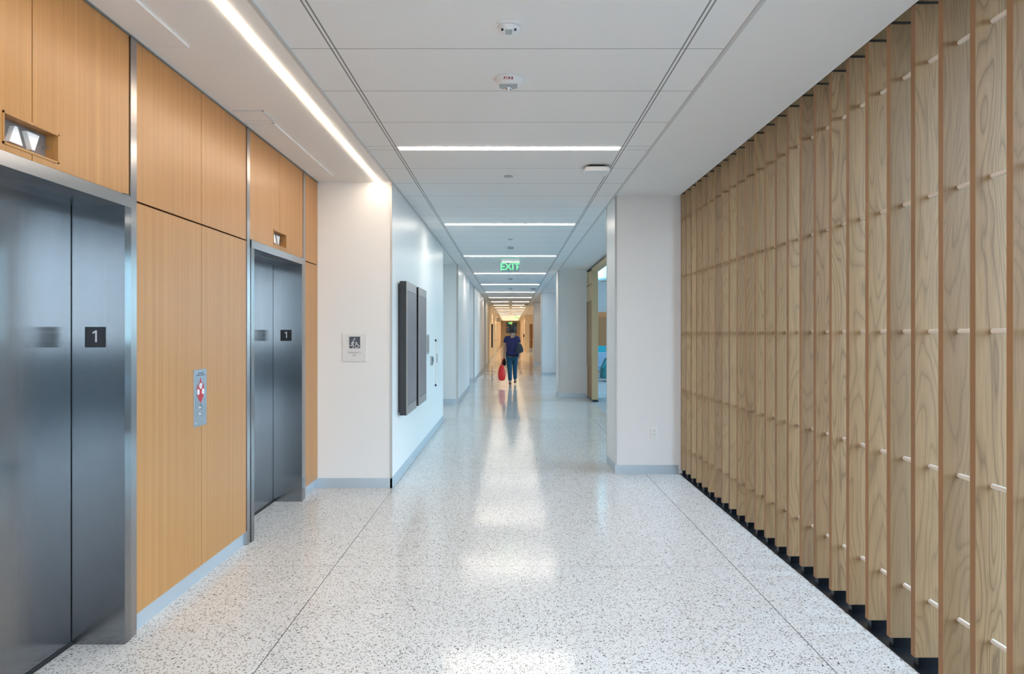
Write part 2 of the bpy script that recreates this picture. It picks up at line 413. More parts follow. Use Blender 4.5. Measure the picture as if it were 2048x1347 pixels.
# right columns
for (a, b_) in ((7.43, 8.09), (16.3, 17.0), (25.0, 25.7), (33.5, 34.2)):
    x1 = 1.80 if a > 8 else 1.812
    struct('column', B(WR, x1, a, b_, 0, CEIL), M['wall'])
    struct('baseboard_right', B(WR-0.004, x1, a-0.005, a, 0, 0.095), M['kick'])
    struct('baseboard_right', B(WR-0.004, WR, a, b_, 0, 0.095), M['kick'])
    struct('trim_%d' % k, B(WR-0.004, WR+0.016, a-0.005, a+0.016, 0.095, CEIL-0.002), M['corner']); k += 1
    struct('trim_%d' % k, B(WR-0.004, WR+0.006, b_-0.012, b_+0.002, 0.095, CEIL-0.002), M['corner']); k += 1
struct('wall_right', B(1.812, 2.7, 7.43, 8.09, 0, 4.1), M['wall'])
struct('wall_right', B(1.80, 2.0, 16.3, 17.3, 0, 4.1), M['wall'])
struct('wall_right', B(1.80, 2.0, 24.7, 56.0, 0, 4.1), M['wall'])
struct('wall_right', B(WR+0.03, 3.0, 56.0, YE, 0, CEIL), M['cream'])
struct('wall_back', B(-2.4, 2.4, YE, YE+0.2, 0, CEIL), M['cream'])
# lounge shell
struct('wall_lounge', B(2.0, 9.1, 27.0, 27.2, 2.34, 4.1), M['lounge_grey'])
struct('wall_lounge', B(2.0, 9.1, 26.8, 27.0, 0, 2.34), M['orange_wood'])
struct('wall_lounge', B(2.7, 9.1, 7.9, 8.09, 0, 4.1), M['lounge_grey'])
struct('wall_lounge', B(1.82, 1.9, 8.09, 16.3, CEIL, 4.1), M['lounge_grey'])

def glazing(name, axis, c, a, b_, z0, z1, step, th=0.06, gm='glass'):
    fr = MB(); n = max(1, round((b_-a)/step))
    for i in range(n+1):
        p = a+(b_-a)*i/n
        if axis == 'x': fr.box(c-0.06, c+0.06, p-th/2, p+th/2, z0, z1)
        else: fr.box(p-th/2, p+th/2, c-0.06, c+0.06, z0, z1)
    for z in (z0+0.03, z1-0.03):
        if axis == 'x': fr.box(c-0.05, c+0.05, a, b_, z-0.03, z+0.03)
        else: fr.box(a, b_, c-0.05, c+0.05, z-0.03, z+0.03)
    o = struct(name, fr, M['grey_plastic'])
    g = MB()
    g.box(c-0.004, c+0.004, a, b_, z0, z1) if axis == 'x' else g.box(a, b_, c-0.004, c+0.004, z0, z1)
    g.build('pane', M[gm], o)
    return o
glazing('window_1', 'x', 2.66, YS, 7.43, 0, CEIL+0.13, 1.5)
glazing('window_2', 'y', YS+0.0, -2.0, 2.6, 0, CEIL, 1.5)
glazing('window_3', 'x', 8.95, 8.1, 27.0, 0, 4.1, 1.8, gm='glass_blue')
glazing('window_4', 'x', 1.97, 17.3, 24.7, 0, CEIL, 1.8)

# ------------------------------------------------------------------ stainless strips, oak panels, recessed base
SZ = 2.178            # joint above the lower panels
strips = [(3.419, 3.473), (4.930, 4.986), (6.271, 6.330), (2.022, 2.076)]
for i, (a, b_) in enumerate(strips):
    struct('trim_%d' % k, B(EX-0.02, EX+0.006, a, b_, 0.0, CEIL-0.01), M['steel_frame']); k += 1
def panel(label, a, b_, z0, z1, notch=None):
    pts = [(a, z0), (b_, z0), (b_, z1), (a, z1)]
    if notch: pts = notch
    m = MB().prism([(EX-0.02, y, z) for y, z in pts], (0.02, 0, 0))
    c = ((a+b_)/2, z0)
    o = m.build('wood_wall_panel', M['veneer'], at=(EX-0.02, c[0], c[1]))
    return tag(o, label, 'wall panel', 'oak veneer panels of the lift wall')
g = 0.0025
TOPZ = CEIL-0.012
LB1 = (2.562, 2.882, 2.222, 2.345)     # lantern boxes  y0 y1 z0 z1
LB2 = (5.487, 5.807, 2.222, 2.345)
def split_panels(s0, s1, lb, la, lbl):
    mid = (lb[0]+lb[1])/2; z0 = 2.196
    panel(la, s0, mid-g, z0, TOPZ, [(s0, z0), (mid-g, z0), (mid-g, lb[2]), (lb[0], lb[2]), (lb[0], lb[3]), (mid-g, lb[3]), (mid-g, TOPZ), (s0, TOPZ)])
    panel(lbl, mid+g, s1, z0, TOPZ, [(mid+g, z0), (s1, z0), (s1, TOPZ), (mid+g, TOPZ), (mid+g, lb[3]), (lb[1], lb[3]), (lb[1], lb[2]), (mid+g, lb[2])])
split_panels(2.082, 3.413, LB1, 'oak veneer panel over the near lift, left of the arrow lantern seam at the photo edge', 'oak veneer panel over the near lift, right of its seam and next to the steel strip')
split_panels(4.992, 6.265, LB2, 'oak veneer panel over the far lift, left of the seam through its arrow lantern', 'oak veneer panel over the far lift, right of the seam through its arrow lantern')
md = 4.213
panel('upper oak veneer panel between the lifts, left of the middle seam', 3.48, md-g, SZ+0.006, TOPZ)
panel('upper oak veneer panel between the lifts, right of the middle seam', md+g, 4.924, SZ+0.006, TOPZ)
panel('tall lower oak panel between the lifts, left half behind the call button plate', 3.48, md-g, 0.097, SZ-0.004)
panel('tall lower oak panel between the lifts, right half behind the call button plate', md+g, 4.924, 0.097, SZ-0.004)
panel('narrow upper oak panel in the corner past the far lift', 6.335, YB-0.004, SZ+0.006, TOPZ)
panel('narrow lower oak panel in the corner past the far lift, under the joint', 6.335, YB-0.004, 0.097, SZ-0.004)
panel('oak veneer panel on the near side of the near lift', -1.0, 2.016, 0.097, TOPZ)
for a, b_ in ((3.475, 4.945), (6.33, YB), (YS, 2.03)):
    struct('baseboard_left', B(EX-0.075, EX-0.022+0.004, a, b_, 0, 0.105), M['kick'])
struct('trim_%d' % k, B(EX-0.075, EX+0.010, YS, YB, CEIL-0.008, CEIL-0.002), M['kick']); k += 1

# ------------------------------------------------------------------ lifts
def lift(op, label, plate_lbl):
    y0, y1 = op; t = thing('elevator_entrance', label, 'elevator', (EX, (y0+y1)/2, 0), 'stainless lift entrances')
    # frame: far jamb, near jamb, header, each with its return into the wall
    for nm, (a, b_, ra, rb) in (('jamb', (y1, y1+0.056, y1, y1+0.012)), ('jamb', (y0-0.056, y0, y0-0.012, y0))):
        m = MB().box(EX-0.015, EX+0.012, a, b_, 0, HZ+0.062); m.box(DX-0.02, EX-0.015, ra, rb, 0, HZ+0.012)
        m.build(nm, M['steel'], t)
    m = MB().box(EX-0.015, EX+0.014, y0-0.056, y1+0.056, HZ, HZ+0.055); m.box(DX-0.02, EX-0.015, y0, y1, HZ, HZ+0.012)
    m.build('header', M['steel_frame'], t)
    mid = (y0+y1)/2
    for a, b_ in ((y0-0.03, mid-0.002), (mid+0.002, y1-0.006)):
        B(DX-0.03, DX, a, b_, 0.012, HZ).build('door_leaf', M['steel'], t)
    B(DX-0.04, DX-0.005, y1-0.006, y1, 0.0, HZ).build('door_gap', M['dark'], t)
    s = B(DX-0.03, DX+0.006, y0, y1, 0.0, 0.008).build('sill', M['steel_plate'], t)
    B(DX+0.006, DX+0.012, y0, y1, 0.0, 0.009).build('sill_groove', M['dark'], s)
    n = B(-2.071, -1.971, y1-0.003, y1+0.001, 1.446, 1.546).build('number_plate', M['black'], t); n['label'] = plate_lbl
    MB().prism([(-2.021+a, y1-0.003, 1.500+b_) for a, b_ in ((0.001, -0.028), (0.009, -0.028), (0.009, 0.029), (0.003, 0.029), (-0.012, 0.020), (-0.012, 0.012), (0.001, 0.018))], (0, -0.001, 0)).build('numeral', M['numeral'], n)
    return t
lift(O1, 'near stainless steel lift entrance at the left edge of the photo', 'black square plate with a white 1')
lift(O2, 'far stainless steel lift entrance beside the white corner wall', 'black square plate with a white 1')

def lantern(lb, label):
    y0, y1, z0, z1 = lb; ym = (y0+y1)/2; zm = (z0+z1)/2
    t = thing('hall_lantern', label, 'indicator light', (EX, ym, zm), 'up and down arrow lanterns over the lifts')
    w_ = 0.008; m = MB()
    for a in ((y0, y1, z0, z0+w_), (y0, y1, z1-w_, z1), (y0, y0+w_, z0, z1), (y1-w_, y1, z0, z1)): m.box(EX-0.055, EX+0.003, *a)
    m.build('wood_surround', M['veneer'], t)
    B(EX-0.06, EX-0.05, y0, y1, z0, z1).build('back_plate', M['taupe'], t)
    for s, yc in ((1, ym-0.048), (-1, ym+0.048)):
        a, h = 0.037, 0.034
        MB().prism([(EX-0.05, yc-a, zm-s*h), (EX-0.05, yc+a, zm-s*h), (EX-0.05, yc+0.008, zm+s*h), (EX-0.05, yc-0.008, zm+s*h)], (0.022, 0, 0)).build('arrow', M['white_plastic'], t, bevel=0.0008)
    for y in (y0+0.018, y1-0.03): MB().tube((EX-0.05, y, zm), (EX-0.018, y, zm), 0.0035).build('standoff_screw', M['chrome'], t)
    return t
lantern(LB1, 'recessed up and down arrow lantern over the near lift')
lantern(LB2, 'recessed up and down arrow lantern over the far lift')

# call plate with the red flame emblem
t = thing('call_button_plate', 'steel lift call plate with red flame emblem between the lifts', 'button panel', (EX, 4.19, 0.955))
cy = 4.192; cz0, cz1 = 0.952, 1.296
B(EX, EX+0.004, cy-0.085, cy+0.085, cz0, cz1).build('plate', M['steel_plate'], t, bevel=0.001)
def ell(cyy, czz, ry, rz, n=20): return [(EX+0.004, cyy+ry*math.cos(2*PI*i/n), czz+rz*math.sin(2*PI*i/n)) for i in range(n)]
fl = [(0, -0.068), (0.022, -0.045), (0.044, -0.018), (0.049, 0.012), (0.044, 0.036), (0.034, 0.056), (0.030, 0.036), (0.020, 0.022), (0.016, 0.050), (0.010, 0.066), (0, 0.088),
      (-0.010, 0.066), (-0.016, 0.050), (-0.020, 0.022), (-0.030, 0.036), (-0.034, 0.056), (-0.044, 0.036), (-0.049, 0.012), (-0.044, -0.018), (-0.022, -0.045)]
fz = cz1-0.138
e = MB().prism([(EX+0.004, cy+a, fz+b_) for a, b_ in fl], (0.001, 0, 0)).build('flame_emblem', M['red'], t)
for a, b_ in ((0, 0.037), (-0.032, 0.002), (0.032, 0.002)):
    r = MB().prism([(EX+0.005, p[1], p[2]) for p in ell(cy+a, fz+b_, 0.016, 0.018)], (0.0008, 0, 0)).build('roundel', M['pale'], e)
for (a, b_, c_, d_) in ((-0.001, 0.037, 0.004, 0.012), (-0.034, 0.002, 0.008, 0.003), (0.030, 0.002, 0.003, 0.010)):
    B(EX+0.0058, EX+0.0064, cy+a-c_/2, cy+a+c_/2, fz+b_-d_/2, fz+b_+d_/2).build('roundel_figure', M['black'], e)
text('lettering', 'IN CASE OF FIRE', 0.010, M['black'], face_mtx((EX+0.0042, cy, cz1-0.024), (0, 1, 0), (0, 0, 1)), t, 0.0003)
text('lettering', 'ELEVATORS ARE OUT OF SERVICE', 0.0075, M['black'], face_mtx((EX+0.0042, cy, cz1-0.036), (0, 1, 0), (0, 0, 1)), t, 0.0003)
text('lettering', 'USE EXIT', 0.009, M['black'], face_mtx((EX+0.0042, cy, fz-0.080), (0, 1, 0), (0, 0, 1)), t, 0.0003)
for z in (1.062, 1.022):
    MB().tube((EX+0.004, cy+0.008, z), (EX+0.010, cy+0.008, z), 0.0135, n=24).build('call_button', M['chrome'], t)
    MB().tube((EX+0.004, cy-0.012, z+0.004), (EX+0.007, cy-0.012, z+0.004), 0.006, n=12).build('button_marker', M['pale'], t)
for a in (-0.058, 0.062):
    for z in (cz0+0.022, cz1-0.018): MB().tube((EX+0.004, cy+a, z), (EX+0.007, cy+a, z), 0.0045, n=10).build('screw', M['chrome'], t)

# ceiling access panels over the lifts
def access(label, x0, x1, y0, y1, rim=True):
    t = thing('ceiling_access_panel', label, 'ceiling panel', ((x0+x1)/2, (y0+y1)/2, CEIL-0.002))
    z = CEIL-0.002
    B(x0, x1-0.012, y0+0.003, y1-0.003, z-0.005, z).build('panel', M['drywall'], t)
    m = MB().box(x1-0.010, x1, y0, y1, z-0.012, z)
    m.box(x0, x1, y1-0.003, y1, z-0.007, z); m.box(x0, x1, y0, y0+0.003, z-0.007, z)
    m.build('rim', M['white_plastic'] if rim else M['grey_trim'], t)
access('long white ceiling hatch over the near lift', EX+0.012, -1.66, 1.95, 3.56)
access('long white ceiling hatch over the far lift', EX+0.012, -1.665, 4.85, 6.47)
access('small square ceiling hatch just before the far lift', -1.85, -1.645, 4.585, 4.80, False)

# ------------------------------------------------------------------ slat screen
def beveled_slat(y, x0=1.83, depth=0.14, th=0.032, z0=0.05, z1=CEIL+0.002):
    return MB().box(x0, x0+depth, y-th, y, z0, z1)
scr = thing('slat_screen', 'tall oak slat screen threaded with dowels along the right side', 'screen', (1.92, 4.9, 0))
sl_mesh = None
SP = 0.2023
first = None
for n in range(-3, 25):
    y = 2.540+SP*n
    if first is None:
        s_ = beveled_slat(y).build('slat', M['oak'], scr, at=(1.83, y, 0.05))
        fr = B(1.8285, 1.8302, y-0.032, y, 0.05, CEIL+0.002).build('front_edge', M['oak_warm_lit'], s_)
        st = B(1.84, 2.0, y-0.030, y-0.002, CEIL+0.014, CEIL+0.115).build('top_stub', M['oak'], s_)
        ft = B(1.842, 2.0, y-0.034, y+0.002, 0.004, 0.05).build('foot', M['black_gloss'], s_)
        tb = B(1.835, 2.01, y-0.034, y+0.002, CEIL+0.002, CEIL+0.014).build('top_bracket', M['bracket'], s_)
        first = (s_, [fr, st, ft, tb])
    else:
        c = first[0].copy(); COL.objects.link(c); c.parent = scr; c.location = (1.83-1.92, y-4.9, 0.05)
        for ch in first[1]:
            d = ch.copy(); COL.objects.link(d); d.parent = c
for kz in range(5):
    z = 1.5235+(kz-2)*0.6096
    MB().tube((1.897, 1.9, z), (1.897, 7.42, z), 0.0098, n=16).build('dowel', M['dowel'], scr, smooth=True)
B(1.822, 2.59, 1.8, 7.425, -0.001, 0.004).build('base_tray', M['black_gloss'], scr)
for n in range(-3, 24):
    y = 2.540+SP*n+0.085
    MB().tube((1.93, y, 0.004), (1.93, y, 0.012), 0.010, n=6).build('anchor_bolt', M['chrome'], scr)

# second, distant slat screen with its oak post and header
s2 = thing('slat_screen', 'pale oak post with slatted end and header framing the lounge opening', 'screen', (1.86, 15.5, 0))
B(1.80, 1.93, 15.18, 15.30, 0.05, 2.93).build('post', M['pale_oak'], s2, bevel=0.003)
B(1.80, 1.93, 8.095, 15.30, 2.87, 2.955).build('header', M['pale_oak'], s2)
B(1.80, 1.93, 8.095, 16.295, 2.957, 2.975).build('header_cap', M['bracket'], s2)
for i in range(7):
    y = 15.34+i*0.138
    B(1.815, 1.93, y, y+0.115, 0.05, 0.77).build('slat', M['oak_warm_lit'], s2)
    B(1.802, 1.93, y, y+0.125, 0.77, 2.25).build('slat', M['oak'], s2)
    B(1.815, 1.93, y, y+0.135, 2.25, 2.93).build('slat', M['pale_oak'], s2)
B(1.80, 1.93, 15.32, 16.295, 2.60, 2.63).build('cross_rail', M['oak_warm_lit'], s2)
B(1.81, 1.93, 15.18, 16.295, 0.0, 0.05).build('plinth', M['black'], s2)
B(1.92, 1.94, 15.30, 16.295, 0.05, 2.93).build('backing', M['bracket'], s2)

# ------------------------------------------------------------------ linear lights
ords = ['nearest', 'second', 'third', 'fourth', 'fifth', 'sixth', 'seventh', 'eighth', 'ninth', 'tenth', 'eleventh', 'twelfth', 'thirteenth', 'fourteenth', 'fifteenth', 'sixteenth', 'seventeenth', 'eighteenth', 'nineteenth', 'twentieth']
def lin(x0, x1, y, mat, label):
    t = thing('linear_ceiling_light', label, 'ceiling light', ((x0+x1)/2, y, CEIL), 'linear lights across the corridor ceiling')
    B(x0, x1, y-SLOT/2, y+SLOT/2, CEIL-0.002, CEIL).build('housing', M['white_plastic'], t)
    B(x0+0.012, x1-0.012, y-0.036, y+0.036, CEIL-0.005, CEIL-0.0021).build('diffuser', mat, t)
for i in range(-3, 20):
    y = LIGHT0+PITCH*i
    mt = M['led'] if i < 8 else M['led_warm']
    lab = 'glowing white linear light across the ceiling, %s from the camera' % ords[i] if i >= 0 else 'linear ceiling light behind the camera, %s back' % ords[-i-1]
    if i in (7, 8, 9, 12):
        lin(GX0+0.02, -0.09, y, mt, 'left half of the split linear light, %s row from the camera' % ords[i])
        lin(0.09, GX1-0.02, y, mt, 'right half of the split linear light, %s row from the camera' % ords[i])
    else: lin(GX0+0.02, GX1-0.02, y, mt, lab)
t = thing('linear_soffit_light', 'long glowing light line set along the soffit before the lifts', 'ceiling light', (-1.30, 2.0, CEIL))
B(-1.320, -1.280, -4.0, YB-0.003, CEIL-0.004, CEIL-0.002).build('housing', M['white_plastic'], t)
B(-1.317, -1.283, -4.0, YB-0.006, CEIL-0.008, CEIL-0.0041).build('diffuser', M['led_soffit'], t)

# ------------------------------------------------------------------ ceiling devices
# occupancy sensor
cx_, cy_ = -0.008, 3.33
t = thing('occupancy_sensor', 'white ceiling sensor with two dark eyes, nearest device overhead', 'sensor', (cx_, cy_, CEIL))
MB().prism([(cx_+0.058*math.copysign(abs(math.cos(a))**0.5, math.cos(a)), cy_+0.058*math.copysign(abs(math.sin(a))**0.5, math.sin(a)), CEIL-0.010) for a in [2*PI*i/40 for i in range(40)]], (0, 0, 0.010)).build('base', M['white_plastic'], t)
MB().lathe([(0.056, -0.010), (0.054, -0.018), (0.046, -0.030), (0.030, -0.038), (0.010, -0.040)], (cx_, cy_, CEIL), 40).build('dome', M['white_plastic'], t, smooth=True)
for s in (-1, 1):
    MB().tube((cx_+s*0.026, cy_-0.022, CEIL-0.030), (cx_+s*0.031, cy_-0.040, CEIL-0.036), 0.0095, 0.0085, n=20).build('sensor_eye', M['white_plastic'], t)
    MB().tube((cx_+s*0.031, cy_-0.040, CEIL-0.036), (cx_+s*0.0313, cy_-0.0415, CEIL-0.0365), 0.0062, n=16).build('lens', M['black'], t)
B(cx_-0.016, cx_+0.016, cy_-0.038, cy_+0.0, CEIL-0.044, CEIL-0.03).build('lower_cover', M['grey_plastic'], t, bevel=0.003)
# fire alarm strobe
cx_, cy_ = -0.012, 4.03
t = thing('fire_alarm_strobe', 'round white ceiling alarm with red FIRE lettering', 'fire alarm', (cx_, cy_, CEIL))
MB().lathe([(0.086, 0.0), (0.087, -0.006), (0.0745, -0.021), (0.062, -0.036), (0.045, -0.038), (0.010, -0.038)], (cx_, cy_, CEIL), 48).build('body', M['white_plastic'], t, smooth=True)
# lettering lies on the side of the body that leans towards the lift lobby
text('lettering', 'F I R E', 0.020, M['red_text'], face_mtx((cx_, cy_-0.0758, CEIL-0.0215), (1, 0, 0), (0, -0.64, 0.77)), t, 0.0015, bold=0.0006)
MB().prism([(cx_+x, cy_+y, CEIL-0.052) for x, y in ((-0.052, -0.026), (0.052, -0.026), (0.052, 0.008), (0.030, 0.022), (-0.030, 0.022), (-0.052, 0.008))], (0, 0, 0.018)).build('grille', M['grey_plastic'], t, bevel=0.003)
MB().lathe([(0.020, -0.050), (0.021, -0.058), (0.012, -0.068), (0.004, -0.070)], (cx_, cy_-0.006, CEIL), 20).build('strobe_lens', M['chrome'], t, smooth=True)
# access points
def ap(x, y, label):
    t = thing('wireless_access_point', label, 'access point', (x, y, CEIL), 'access points by the right grid line')
    B(x-0.07, x+0.07, y-0.07, y+0.07, CEIL-0.02, CEIL).build('mount', M['black'], t)
    m = MB().prism([(x+0.115*math.copysign(abs(math.cos(a))**0.45, math.cos(a)), y+0.115*math.copysign(abs(math.sin(a))**0.45, math.sin(a)), CEIL-0.062) for a in [2*PI*i/40 for i in range(40)]], (0, 0, 0.04))
    m.build('cover', M['white_plastic'], t, bevel=0.006)
ap(0.765, 6.15, 'white box access point hung under the ceiling, nearest one at right')
ap(0.76, 23.0, 'dark looking access point on the ceiling, second from the camera')
ap(0.82, 35.2, 'small distant access point on the ceiling, third from the camera')
def disc(x, y, label, r=0.045, d=0.006, g='sprinkler cover plates along the centre'):
    tag(MB().lathe([(r*0.9, 0), (r, -d*0.6), (r*0.97, -d), (r*0.2, -d)], (x, y, CEIL), 28).build('sprinkler_cover', M['grey_plastic'], at=(x, y, CEIL)), label, 'sprinkler', g)
disc(-0.02, 6.52, 'small round sprinkler cover just past the nearest linear light')
disc(-0.005, 10.9, 'small round sprinkler cover past the second linear light')
disc(0.0, 14.35, 'small round sprinkler cover right above the EXIT sign')
def det(x, y, label):
    t = thing('smoke_detector', label, 'smoke detector', (x, y, CEIL), 'smoke detectors on the centre line')
    MB().lathe([(0.09, 0), (0.092, -0.008), (0.07, -0.012)], (x, y, CEIL), 28).build('base', M['white_plastic'], t, smooth=True)
    MB().lathe([(0.055, -0.012), (0.052, -0.035), (0.035, -0.045), (0.01, -0.045)], (x, y, CEIL), 28).build('chamber', M['grey_plastic'], t, smooth=True)
det(0.005, 11.8, 'round smoke detector on the ceiling in front of the EXIT sign')
det(0.005, 18.6, 'small smoke detector between the fourth and fifth linear lights')
det(0.005, 22.7, 'small smoke detector behind the fifth linear light')
det(0.02, 36.0, 'tiny smoke detector between the split linear lights')

# warm downlights added to brighten the walls of the far, narrow stretch
for i in range(10):
    y = 38.8+4.6*i; sd = -1 if i % 2 else 1
    t = thing('added_downlight', 'added warm fill downlight left of the centre line, %s from the camera' % ords[i//2] if sd < 0 else 'added warm fill downlight right of the centre line, %s from the camera' % ords[i//2], 'downlight', (sd*0.60, y, CEIL), 'added fill downlights over the far corridor')
    MB().lathe([(0.07, 0), (0.075, -0.004), (0.055, -0.006)], (sd*0.60, y, CEIL), 20).build('trim_ring', M['white_plastic'], t)
    MB().lathe([(0.05, -0.0062), (0.05, -0.007)], (sd*0.60, y, CEIL), 20).build('lens', M['led_warm'], t)
    l = bpy.data.lights.new('fill_beam', 'SPOT'); l.energy = 80; l.color = (1.0, 0.74, 0.50); l.spot_size = math.radians(150); l.spot_blend = 0.8; l.shadow_soft_size = 0.05
    lo = bpy.data.objects.new('fill_beam', l); COL.objects.link(lo); lo.parent = t; lo.location = (0, 0, -0.03)

# ------------------------------------------------------------------ exit signs
def exit_sign(x, y, z0, z1, w_, label, glow=True):
    t = thing('exit_sign', label, 'exit sign', (x, y, z1), 'green lit exit signs')
    B(x-w_/2, x+w_/2, y-0.004, y+0.004, z0, z1-0.02).build('acrylic_panel', M['exit_acrylic'], t)
    B(x-w_/2-0.01, x+w_/2+0.01, y-0.03, y+0.03, z1-0.03, CEIL if CEIL-z1 < 0.05 else z1+0.005).build('housing', M['white_plastic'], t)
    if CEIL-z1 > 0.05: MB().tube((x, y, z1), (x, y, CEIL), 0.008).build('stem', M['white_plastic'], t)
    text('lettering', 'EXIT', (z1-z0)*0.84, M['green_lit'], face_mtx((x-w_*0.03, y-0.006, z0+(z1-z0)*0.42), (1, 0, 0), (0, 0, 1)), t, 0.002, bold=0.0)
    MB().prism([(x+w_*0.40, y-0.007, z0+(z1-z0)*0.52), (x+w_*0.48, y-0.007, z0+(z1-z0)*0.42), (x+w_*0.40, y-0.007, z0+(z1-z0)*0.32)], (0, 0.003, 0)).build('arrow', M['green_lit'], t)
exit_sign(0.0, 13.8, 2.745, 2.975, 0.345, 'green lit EXIT sign hung from the ceiling mid corridor')
exit_sign(0.44, 50.0, 2.56, 2.80, 0.36, 'far green EXIT sign right of the centre line')
exit_sign(0.02, YE-1.5, 2.60, 2.88, 0.34, 'farthest green EXIT sign above the person at the corridor end')

# ------------------------------------------------------------------ left wall fittings
def display(y0, label, face=WL, grp='black wall displays on the left corridor wall'):
    y1 = y0+0.745; z0, z1 = 0.665, 2.055; d = 0.088
    t = thing('wall_display', label, 'display', (face, (y0+y1)/2, (z0+z1)/2), grp)
    B(face, face+0.03, y0+0.02, y1-0.02, z0+0.03, z1-0.03).build('wall_mount', M['black'], t)
    B(face+0.022, face+d, y0, y1, z0, z1).build('housing', M['black'], t, bevel=0.003)
    m = MB(); x0, x1 = face+d, face+d+0.004; s, u = 0.045, 0.095
    m.box(x0, x1, y0, y1, z0, z0+u); m.box(x0, x1, y0, y1, z1-u, z1); m.box(x0, x1, y0, y0+s, z0+u, z1-u); m.box(x0, x1, y1-s, y1, z0+u, z1-u)
    m.build('bezel', M['bezel'], t)
    m = MB(); e_ = 0.008
    m.box(x0, x0+0.0025, y0+s, y1-s, z0+u, z0+u+e_); m.box(x0, x0+0.0025, y0+s, y1-s, z1-u-e_, z1-u); m.box(x0, x0+0.0025, y0+s, y0+s+e_, z0+u, z1-u); m.box(x0, x0+0.0025, y1-s-e_, y1-s, z0+u, z1-u)
    m.build('inner_rim', M['black'], t)
    B(x0, x0+0.002, y0+s+e_, y1-s-e_, z0+u+e_, z1-u-e_).build('screen', M['screen'], t)
    return t
display(7.12, 'tall black wall display, the nearer of the pair')
display(8.05, 'tall black wall display, the farther of the pair')
display(40.6, 'small looking black wall display far down the left wall', -1.135, 'black wall displays on the left corridor wall')
t = thing('wall_plaque', 'small grey framed plaque right behind the pair of displays', 'plaque', (WL, 9.55, 1.37))
B(WL, WL+0.02, 9.32, 9.72, 1.225, 1.50).build('frame', M['grey_plastic'], t, bevel=0.002)
B(WL+0.02, WL+0.022, 9.345, 9.695, 1.25, 1.475).build('plaque_face', M['bezel'], t)
t = thing('card_reader', 'small dark card reader low behind the grey plaque', 'card reader', (WL, 10.1, 1.12))
B(WL, WL+0.025, 10.02, 10.15, 1.045, 1.18).build('body', M['grey_plastic'], t, bevel=0.004)
B(WL+0.025, WL+0.027, 10.035, 10.135, 1.06, 1.165).build('face', M['black'], t)
t = thing('light_switch', 'white light switch between the card reader and the cabinet', 'switch', (WL, 10.32, 1.12))
B(WL, WL+0.008, 10.27, 10.40, 1.06, 1.175).build('plate', M['white_plastic'], t, bevel=0.001)
B(WL+0.008, WL+0.014, 10.31, 10.35, 1.085, 1.15).build('rocker', M['grey_plastic'], t)
t = thing('extinguisher_cabinet', 'white recessed fire extinguisher cabinet at the far end of the left wall', 'cabinet', (WL, 10.85, 0.70))
m = MB()
y0, y1, z0, z1 = 10.62, 11.0, 0.70, 1.42
for a in ((y0, y0+0.03, z0, z1), (y1-0.03, y1, z0, z1), (y0, y1, z0, z0+0.03), (y0, y1, z1-0.03, z1)): m.box(WL, WL+0.022, *a)
m.build('frame', M['white_plastic'], t)
dr = B(WL, WL+0.014, y0+0.03, y1-0.03, z0+0.03, z1-0.03).build('door', M['wall'], t)
B(WL+0.014, WL+0.034, y0+0.05, y0+0.07, 1.06, 1.20).build('handle', M['grey_plastic'], dr)

# emergency lift sign on the white front wall
SX0, SX1, SZ0, SZ1 = -1.646, -1.411, 1.240, 1.508
t = thing('emergency_lift_sign', 'frosted square EMERGENCY LIFT sign on the white corner wall', 'sign', ((SX0+SX1)/2, YB, (SZ0+SZ1)/2))
B(SX0, SX1, YB-0.008, YB-0.002, SZ0, SZ1).build('plate', M['sign_acrylic'], t, bevel=0.001)
px0, px1, pz0, pz1 = -1.577, -1.471, 1.368, 1.482
p = B(px0, px1, YB-0.010, YB-0.008, pz0, pz1).build('pictogram_square', M['navy'], t)
def U(x, z): return (px0+(px1-px0)*x, YB-0.0105, pz0+(pz1-pz0)*z)
m = MB(); yy = (0, -0.0008, 0)
def seg(m, a, b_, w_):
    A = Vector(U(*a)); Bv = Vector(U(*b_)); d = (Bv-A).normalized(); q = Vector((-d.z, 0, d.x))*w_*(px1-px0)/2
    m.prism([A-q, Bv-q, Bv+q, A+q], yy)
m.prism([Vector(U(0.39, 0.68))+Vector((math.cos(i*PI/6), 0, math.sin(i*PI/6)))*0.0055 for i in range(12)], yy)
for s_ in (((0.36, 0.60), (0.27, 0.36), 0.12), ((0.27, 0.36), (0.22, 0.22), 0.08), ((0.22, 0.24), (0.04, 0.23), 0.07), ((0.29, 0.36), (0.40, 0.24), 0.08), ((0.39, 0.25), (0.34, 0.02), 0.07),
           ((0.34, 0.58), (0.46, 0.44), 0.05), ((0.46, 0.44), (0.58, 0.46), 0.05), ((0.34, 0.58), (0.22, 0.50), 0.05), ((0.22, 0.50), (0.20, 0.38), 0.05),
           ((0.49, 0.92), (0.49, 0.80), 0.04)): seg(m, *s_)
m.prism([U(0.40, 0.80), U(0.49, 0.70), U(0.58, 0.80)], yy)
m.build('running_figure', M['pale'], p)
m = MB()
m.prism([Vector(U(0.66, 0.54))+Vector((math.cos(i*PI/6), 0, math.sin(i*PI/6)))*0.0045 for i in range(12)], yy)
for i in range(16):
    a0 = PI*0.65+i*PI*1.35/16; a1 = PI*0.65+(i+1)*PI*1.35/16
    seg(m, (0.68+0.15*math.cos(a0), 0.20+0.15*math.sin(a0)), (0.68+0.15*math.cos(a1), 0.20+0.15*math.sin(a1)), 0.05)
for s_ in (((0.66, 0.50), (0.66, 0.32), 0.08), ((0.66, 0.33), (0.82, 0.31), 0.07), ((0.82, 0.31), (0.90, 0.16), 0.06), ((0.90, 0.16), (0.96, 0.17), 0.05), ((0.66, 0.42), (0.78, 0.41), 0.04)): seg(m, *s_)
m.build('wheelchair_figure', M['pale'], p)
